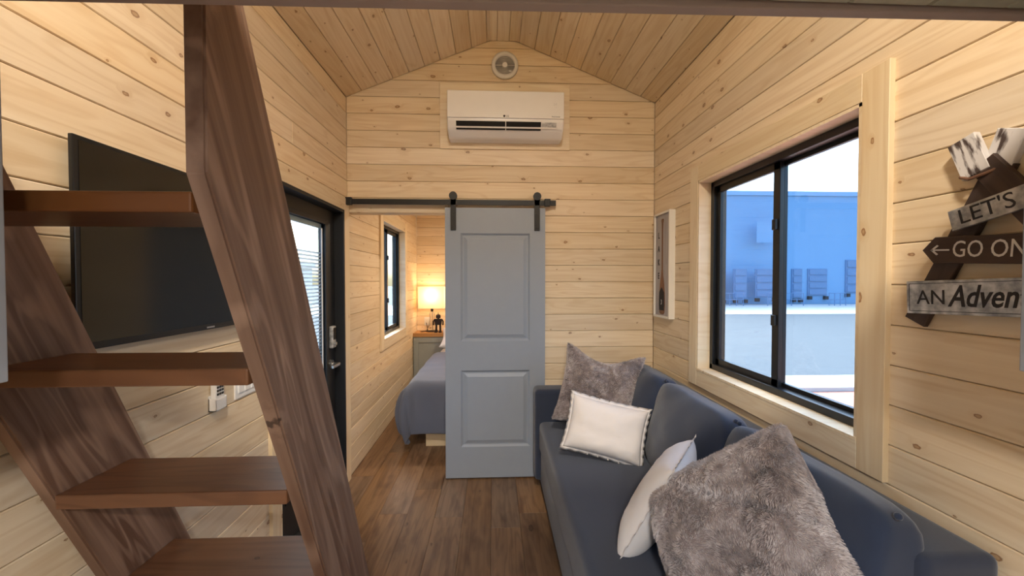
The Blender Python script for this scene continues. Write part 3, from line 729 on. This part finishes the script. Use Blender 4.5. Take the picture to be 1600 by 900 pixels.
# ------------------------------------------------------------------ pillows
def pillow(w, h, t, n=26, seed=0, wr=.012, pinch=.10, slump=False, dip=0):
    bm = bmesh.new(); top = {}; bot = {}
    for i in range(n+1):
        for j in range(n+1):
            u, v = -1+2*i/n, -1+2*j/n
            u, v = math.sin(u*math.pi/2)*.35+u*.65, math.sin(v*math.pi/2)*.35+v*.65
            x = u*w/2*(1-pinch*(1-v*v)); y = v*h/2*(1-pinch*(1-u*u))
            if v > 0: y -= dip*v**2*math.cos(u*math.pi/2)**1.5
            z = t/2*(max(0, (1-u**4)*(1-v**4)))**.55
            f = (1-u*u)*(1-v*v)
            k1 = noise.noise(Vector((u*2+seed, v*2, seed)))*wr*1.6*f**.4+noise.noise(Vector((u*6+seed, v*6, 3)))*wr*.5*f**.3
            if slump:      # drawn to a point at one corner, with a fold below it
                a_, p_ = (x+y)*.7071, (y-x)*.7071; q1 = min(1, max(0, (a_+.05)/.36))
                p_ *= 1-.42*q1; a_ *= 1.1 if a_ > 0 else 1
                k1 -= .038*math.exp(-((a_-.10+.25*p_)/.02)**2)*min(1, f*3); x, y = (a_-p_)*.7071, (a_+p_)*.7071
            top[i, j] = bm.verts.new((x, y, z+k1))
            bot[i, j] = top[i, j] if i in (0, n) or j in (0, n) else bm.verts.new((x, y, -z+k1*.5))
    for i in range(n):
        for j in range(n):
            bm.faces.new((top[i, j], top[i+1, j], top[i+1, j+1], top[i, j+1])); bm.faces.new((bot[i, j], bot[i, j+1], bot[i+1, j+1], bot[i+1, j]))
    return bm
def fur(me, count, length, seed):
    rn = random.Random(seed); me.calc_loop_triangles(); tris = me.loop_triangles; vs_ = me.vertices
    acc = []; s = 0
    for t_ in tris: s += t_.area; acc.append(s)
    import bisect
    V, Fc = [], []
    for _ in range(count):
        t_ = tris[min(bisect.bisect(acc, rn.random()*s), len(tris)-1)]; a, b, c = (vs_[i].co for i in t_.vertices)
        r1_, r2_ = rn.random(), rn.random()
        if r1_+r2_ > 1: r1_, r2_ = 1-r1_, 1-r2_
        p = a+(b-a)*r1_+(c-a)*r2_; n_ = t_.normal.copy()
        if n_.z*p.z < 0: n_ = -n_
        flow = noise.noise_vector(p*9)*1.5+noise.noise_vector(p*28)*.9+Vector((.1, -.6, 0))
        d = (n_*.55+(flow-n_*flow.dot(n_))*.8).normalized()
        sd = d.cross(Vector((rn.uniform(-1, 1), rn.uniform(-1, 1), rn.uniform(-1, 1)))).normalized()*.0009
        L = length*rn.uniform(.6, 1.15); k = len(V)
        V += [p-sd-n_*.001, p+sd-n_*.001, p+d*L*.6+sd*.7+n_*L*.1, p+d*L]; Fc += [(k, k+1, k+2), (k, k+2, k+3)]
    m_ = bpy.data.meshes.new('fur'); m_.from_pydata(V, [], Fc); m_.materials.append(M['furtip']); return m_
def ori(c, n, roll):
    n = Vector(n).normalized(); up_ = Vector((0, 0, 1)); u = up_.cross(n).normalized()
    return frame(c, u, n) @ Matrix.Rotation(R(roll), 4, 'Z')
def fur_pillow(c, n, roll, w, h, t, label, seed, cnt, pinch=.08, slump=False):
    m_ = ori(c, n, roll); root = empty('fur_pillow', m_.translation, label, 'pillow'); m2 = Matrix.Translation(-root.location) @ m_
    cv = obj('cover', pillow(w, h, t, seed=seed, wr=.042 if slump else .03, pinch=pinch, n=40, slump=slump, dip=0 if slump else .075), 'fur', root, True, m2)
    f = bpy.data.objects.new('fur', fur(cv.data, cnt, .012, seed)); link(f, cv); f['kind'] = 'stuff'
    return root
def linen_pillow(c, n, roll, w, h, t, label, seed):
    m_ = ori(c, n, roll); root = empty('throw_pillow', m_.translation, label, 'pillow'); m2 = Matrix.Translation(-root.location) @ m_
    cv = obj('cover', pillow(w, h, t, seed=seed, wr=.007, pinch=.06), 'linen', root, True, m2)
    bm = bmesh.new(); N = 160; prev = None; first = None   # flat ruffled flange round the seam
    for k in range(N):
        s = k/N*4; sd = int(s); f = s-sd; u, v = [(-1+2*f, -1), (1, -1+2*f), (1-2*f, 1), (-1, 1-2*f)][sd]
        x = u*w/2*(1-.06*(1-v*v)); y = v*h/2*(1-.06*(1-u*u)); o = 1+.018/(w/2); rz = math.sin(k*1.3+seed)*.003
        a, b, c_ = bm.verts.new((x*.985, y*.985, .0015)), bm.verts.new((x*o, y*(1+.018/(h/2)), rz)), bm.verts.new((x*.985, y*.985, -.0015))
        if prev:
            bm.faces.new((prev[0], prev[1], b, a)); bm.faces.new((prev[1], prev[2], c_, b))
        else: first = (a, b, c_)
        prev = (a, b, c_)
    bm.faces.new((prev[0], prev[1], first[1], first[0])); bm.faces.new((prev[1], prev[2], first[2], first[1]))
    obj('flange', bm, 'linen', cv, True); return root
fur_pillow((.685, 2.60, .80), (-.30, -1, .42), -9, .52, .52, .18, 'grey-brown faux fur pillow leaning in the far corner of the sofa', 1.7, 50000, .10)
linen_pillow((.63, 2.24, .665), (-.22, -1, .40), -11, .43, .30, .13, 'white linen lumbar pillow lying against a fur pillow', 4.2)
linen_pillow((.655, 1.56, .65), (-.68, .52, .42), 4, .42, .42, .15, 'white linen square pillow standing edge-on beside a large fur pillow', 8.8)
fur_pillow((.755, 1.16, .725), (-.74, -.52, .52), 40, .48, .48, .25, 'large grey-brown faux fur pillow resting at the near end of the sofa', 5.3, 80000, -.13, True)

# ------------------------------------------------------------------ bedroom
hc = empty('headboard_cabinet', (0, 5.64, 0), 'low grey cabinet with oak top along the bedroom wall', 'cabinet')
obj('body', bx((XL+.005, -.13, .06), (XR-.005, .135, .735), .002), 'cabgrey', hc); obj('plinth', bx((XL+.005, -.09, 0), (XR-.005, .135, .06)), 'ink', hc)
obj('top', prism(bmesh.new(), q(XL+.003, XR-.003, -.15, .145), .735, .787, .003), 'oak', hc)
for i in range(5):
    a = XL+.012+i*.463
    bm = bmesh.new(); box(bm, (a, -.15, .08), (a+.06, -.13, .72), .001); box(bm, (a+.395, -.15, .08), (a+.455, -.13, .72), .001); box(bm, (a+.06, -.15, .08), (a+.395, -.13, .14), .001); box(bm, (a+.06, -.15, .66), (a+.395, -.13, .72), .001)
    box(bm, (a+.06, -.138, .14), (a+.395, -.13, .66)); obj('door', bm, 'cabgrey', hc)
tl = empty('table_lamp', (-.865, 5.66, .787), 'lit table lamp with square white shade on the bedroom cabinet', 'lamp')
hs_ = .175
bm = bmesh.new(); rr = [[], []]
for k, z in enumerate((.325, .625)):
    for (cx_, cy_) in ((-1, -1), (1, -1), (1, 1), (-1, 1)): rr[k].append(bm.verts.new((cx_*hs_, cy_*.10, z)))
for i in range(4): bm.faces.new((rr[0][i], rr[0][(i+1) % 4], rr[1][(i+1) % 4], rr[1][i]))
obj('lamp_shade', bm, 'shade', tl)
bm = bmesh.new()
for s_ in (-1, 1): tube(bm, [(s_*.075, 0, .012), (s_*.045, 0, .09), (s_*.028, 0, .18), (s_*.032, 0, .25), (s_*.012, 0, .29)], .005)
tube(bm, [(0, .06, .012), (0, .03, .12), (0, .02, .2), (0, .0, .29)], .005); obj('wire_base', bm, 'steel', tl, True)
obj('socket', cyl(bmesh.new(), Vector((0, 0, .32)), .018, .08), 'black', tl)
bm = bmesh.new(); bmesh.ops.create_uvsphere(bm, u_segments=16, v_segments=10, radius=.035, matrix=Matrix.Translation((0, 0, .43))); obj('bulb', bm, 'bulb', tl, True)
bm = cyl(bmesh.new(), Vector((0, 0, .006)), .085, .012, 'Z', 28); obj('foot', bm, 'robot', tl)
pl = bpy.data.lights.new('bulb_light', 'POINT'); pl.energy = 3.6; pl.color = (1, .70, .40); pl.shadow_soft_size = .04
po = bpy.data.objects.new('bulb_light', pl); COL.objects.link(po); po.location = (-.865, 5.66, 1.30)
cdm = tag(obj('lamp_cord', tube(bmesh.new(), [(-.953, 5.64, .793), (-.985, 5.60, .792), (-1.02, 5.62, .792), (-.97, 5.65, .792), (-.93, 5.70, .80), (-.95, 5.765, .84), (-.965, 5.785, .90)], .004), 'black'), 'black cord trailing from the lamp to the wall outlet', 'cord')
ou = empty('wall_outlet', (-.955, YB, .86), 'white outlet plate on the wall behind the lamp', 'outlet')
obj('plate', bx((-.037, -.006, 0), (.037, 0, .118), .002), 'white', ou)
for z in (.022, .066): obj('socket', bx((-.017, -.009, z), (.017, -.005, z+.03), .003), 'whitematte', ou)
rb = empty('robot_figurine', (-.765, 5.56, .787), 'small dark metal robot figurine beside the lamp', 'figurine')
bm = bmesh.new(); box(bm, (-.03, -.026, .195), (.03, .026, .24), .008); cyl(bm, Vector((0, 0, .245)), .026, .012, 'Z', 16, .012); obj('head', bm, 'robot', rb)
obj('antenna', cyl(bmesh.new(), Vector((0, 0, .262)), .004, .026), 'robot', rb)
obj('torso', prism(bmesh.new(), [(-.042, .105), (.042, .105), (.052, .185), (-.052, .185)], -.03, .03), 'robot', rb, mtx=frame((0, 0, 0), (1, 0, 0), (0, -1, 0)))
obj('neck', cyl(bmesh.new(), Vector((0, 0, .19)), .014, .016), 'robot', rb)
for s_ in (-1, 1):
    obj('arm', tube(bmesh.new(), [(s_*.052, 0, .175), (s_*.066, 0, .15), (s_*.064, -.01, .10)], .010), 'robot', rb)
    obj('leg', tube(bmesh.new(), [(s_*.026, 0, .11), (s_*.028, 0, .012)], .014), 'robot', rb)
    obj('foot', bx((s_*.028-.02, -.04, 0), (s_*.028+.02, .02, .02), .005), 'robot', rb)
bd = empty('bed', (.03, 4.55, 0), 'pine platform bed with mattress in the bedroom', 'bed')
BX0, BX1, BY0, BY1, BZ = -.72, .80, 3.58, 5.47, .60
def bp(nm, a, b, bev, mat):
    bm = bx(a, b, bev, 3)
    for vv in bm.verts: vv.co -= bd.location
    return obj(nm, bm, mat, bd)
bp('platform', (BX0+.10, BY0+.08, 0), (BX1, BY1, .30), .003, 'trim'); bp('mattress', (BX0+.015, BY0+.015, .30), (BX1, BY1, BZ-.012), .05, 'sheet')
bm = bmesh.new(); NX, NY = 56, 66; g = {}
drop = .44
for i in range(NX+1):
    for j in range(NY+1):
        u = BX0-drop+(BX1-BX0+drop)*(i/NX); v = BY0-drop+(BY1-.45-BY0+drop)*(j/NY)
        dx, dy = max(0, BX0-u), max(0, BY0-v); r = min(math.hypot(dx, dy), .53)
        px, py, pz = max(u, BX0), max(v, BY0), BZ
        if r > 0:
            ph = math.atan2(dy, dx); c2 = math.sin(2*ph) if dx and dy else 0
            fold = math.sin(v*15+.6)*.022*min(1, dx/.2) if not dy else (math.sin(u*14)*.02*min(1, dy/.2) if not dx else 0)
            off_ = min(.035, r*.6)+c2*.03*r+fold*.7
            if dy == 0: off_ += .09*min(1, r/.3)
            elif dx == 0: off_ += .03*min(1, r/.3)
            else: off_ = min(.035, r*.6)+.085*math.sin(math.pi*min(1, r/.56))+.03*math.sin(ph*8)*min(1, r/.3)
            off_ = min(off_, r*.8); pz = BZ-math.sqrt(max(0, r*r-off_*off_))
            px -= math.cos(ph)*off_; py -= math.sin(ph)*off_
        else: pz += .004*noise.noise(Vector((u*7, v*7, 0)))+.004
        g[i, j] = bm.verts.new((px, py, max(pz, .012)))
for i in range(NX):
    for j in range(NY): bm.faces.new((g[i, j], g[i+1, j], g[i+1, j+1], g[i, j+1]))
qo = tag(obj('quilt', bm, 'quilt', None, True), 'slate grey quilt hanging over the foot corner of the bed', 'quilt')
so_ = qo.modifiers.new('thick', 'SOLIDIFY'); so_.thickness = .01; so_.offset = 1
ss = qo.modifiers.new('smooth', 'SUBSURF'); ss.levels = 1; ss.render_levels = 1
for i, x in enumerate((-.36,)):
    m_ = ori((x, 5.22, .765), (0, -.5, 1), 0); p = tag(empty('bed_pillow', m_.translation), 'white pillow lying on the bed by the cabinet', 'pillow')
    obj('cover', pillow(.66, .42, .15, seed=i*2.2), 'sheet', p, True, Matrix.Translation(-p.location) @ m_)

# ------------------------------------------------------------------ ceiling lamps, with added fill for bedroom and kitchen
def ceiling_lamp(loc, size, power, col, label, name='ceiling_light', group=None):
    c = empty(name, loc, label, 'light', group)
    obj('housing', cyl(bmesh.new(), Vector((0, 0, -.008)), size, .016, 'Z', 28), 'white', c)
    obj('diffuser', cyl(bmesh.new(), Vector((0, 0, -.019)), size*.85, .006, 'Z', 28), emit('diffuser_'+name, (*col, 1), 4), c)
    l = bpy.data.lights.new('lamp', 'AREA'); l.shape = 'DISK'; l.size = size*1.7; l.energy = power; l.color = col
    o = bpy.data.objects.new('lamp_light', l); COL.objects.link(o); o.location = Vector(loc)-Vector((0, 0, .03)); return o
ceiling_lamp((XC, -.35, ZR-.02), .16, 55, (1, .89, .75), 'round flush ceiling light at the ridge above the loft')
ceiling_lamp((.25, 4.45, 2.5), .12, 17, (1, .80, .58), 'added round warm fill light over the bed', 'bedroom_fill_light')  # unseen lamp added to brighten the bedroom
for yy in (-.45, -1.35): ceiling_lamp((.05, yy, 1.929), .075, 17, (1, .97, .94), 'added small round fill light under the loft, '+('nearest its edge' if yy > -1 else 'farther from its edge'), 'puck_fill_light', 'added fill lights under the loft')  # unseen lights added behind the camera to lift the interior

# ------------------------------------------------------------------ outside
GZ = -.75
gr = tag(obj('ground', bx((-120, -60, GZ-.2), (150, 140, GZ)), 'asphalt'), 'grey asphalt lot outside the window', 'ground', kind='structure')
tag(obj('ground_apron', bx((-30, 25.5, GZ), (90, 35.5, GZ+.02)), 'concrete'), 'pale concrete apron in front of the warehouse', 'pavement', kind='structure')
tag(obj('ground_sidewalk', bx((1.8, 7.75, GZ), (60, 8.75, GZ+.10)), 'concrete'), 'pale concrete kerb strip beyond the red paving', 'pavement', kind='structure')
pv = tag(obj('ground_paving', bx((1.8, -6, GZ), (40, 7.75, GZ+.02)), 'pavers'), 'red paving outside the window', 'pavement', kind='structure')
wh = empty('warehouse', (20, 36, GZ), 'large blue-grey warehouse with loading dock doors across the lot', 'building')
BH = 10.3
def wp(nm, a, b, mat, par=wh, bev=0): return obj(nm, bx(a, b, bev), mat, par)
wp('wall', (-8, 0, 0), (60, 30, BH), 'bldg'); wp('parapet', (-8.1, -.12, BH-.35), (60.1, .0, BH+.05), 'bldgtrim')
wp('projecting_bay', (-8, -1.2, 0), (-1.6+(-0.0), 0, BH-.05), 'bldgtrim')
def pxx(px): return at(px, 437, 1, 36).x-20
def pz(py): return at(1200, py, 1, 36).z-GZ
for a, b, t_, bt in ((1236, 1252, 420, 466), (1261, 1291, 420, 462), (1320, 1352, 406, 458), (1372, 1402, 406, 458), (1166, 1197, 421, 464), (1133, 1153, 421, 466), (1096, 1120, 421, 466)):
    y_ = -1.2 if a < 1200 else 0; xa, xb = pxx(a), pxx(b)
    dd = wp('dock_door', (xa, y_-.1, pz(bt)), (xb, y_, pz(t_)), 'bldg2')
    for k in range(4): wp('door_panel', (xa+.12, y_-.16, pz(bt)+.1+k*(pz(t_)-pz(bt))/4), (xb-.12, y_-.09, pz(bt)-.06+(k+1)*(pz(t_)-pz(bt))/4), 'bldg2', dd)
    wp('bumper', (xa, y_-.3, pz(bt)-.35), (xa+.3, y_, pz(bt)-.05), 'ink', dd); wp('bumper', (xb-.3, y_-.3, pz(bt)-.35), (xb, y_, pz(bt)-.05), 'ink', dd)
wp('louvre_panel', (pxx(1168), -1.23, pz(381)), (pxx(1196), -1.2, pz(349)), 'bldg', wh)
for i, (a, b) in enumerate(((1130, 1162), (1200, 1256), (1296, 1322))):
    rl = empty('railing', (0, 0, 0), ('pale metal railing before the projecting bay of the warehouse', 'long pale metal railing beside the narrow dock door', 'short pale metal railing beside the tall dock door')[i], 'railing', 'railings by the docks'); y_ = 33.5
    xa, xb = at(a, 437, 1, y_).x, at(b, 437, 1, y_).x
    for z in (.55, 1.1): obj('rail', tube(bmesh.new(), [(xa, y_, GZ+z), (xb, y_, GZ+z)], .03), 'bldg2', rl)
    for k in range(4): x = xa+(xb-xa)*k/3; obj('post', tube(bmesh.new(), [(x, y_, GZ), (x, y_, GZ+1.1)], .03), 'bldg2', rl)
ob = empty('office_building', (-24, 22, GZ), 'pale low office building beyond the entry door', 'building')
obj('wall', bx((-16, -8, 0), (9, 12, 3.3)), 'concrete', ob); obj('roof_edge', bx((-16.2, -8.2, 3.2), (9.2, 12.2, 3.6)), 'concrete', ob)
for k in range(5):
    w_ = obj('window', bx((9, -6.5+k*3.6, 1.2), (9.08, -4.3+k*3.6, 2.6)), 'bldg2', ob); obj('pane', bx((9.06, -6.4+k*3.6, 1.3), (9.1, -4.4+k*3.6, 2.5)), 'screen', w_)
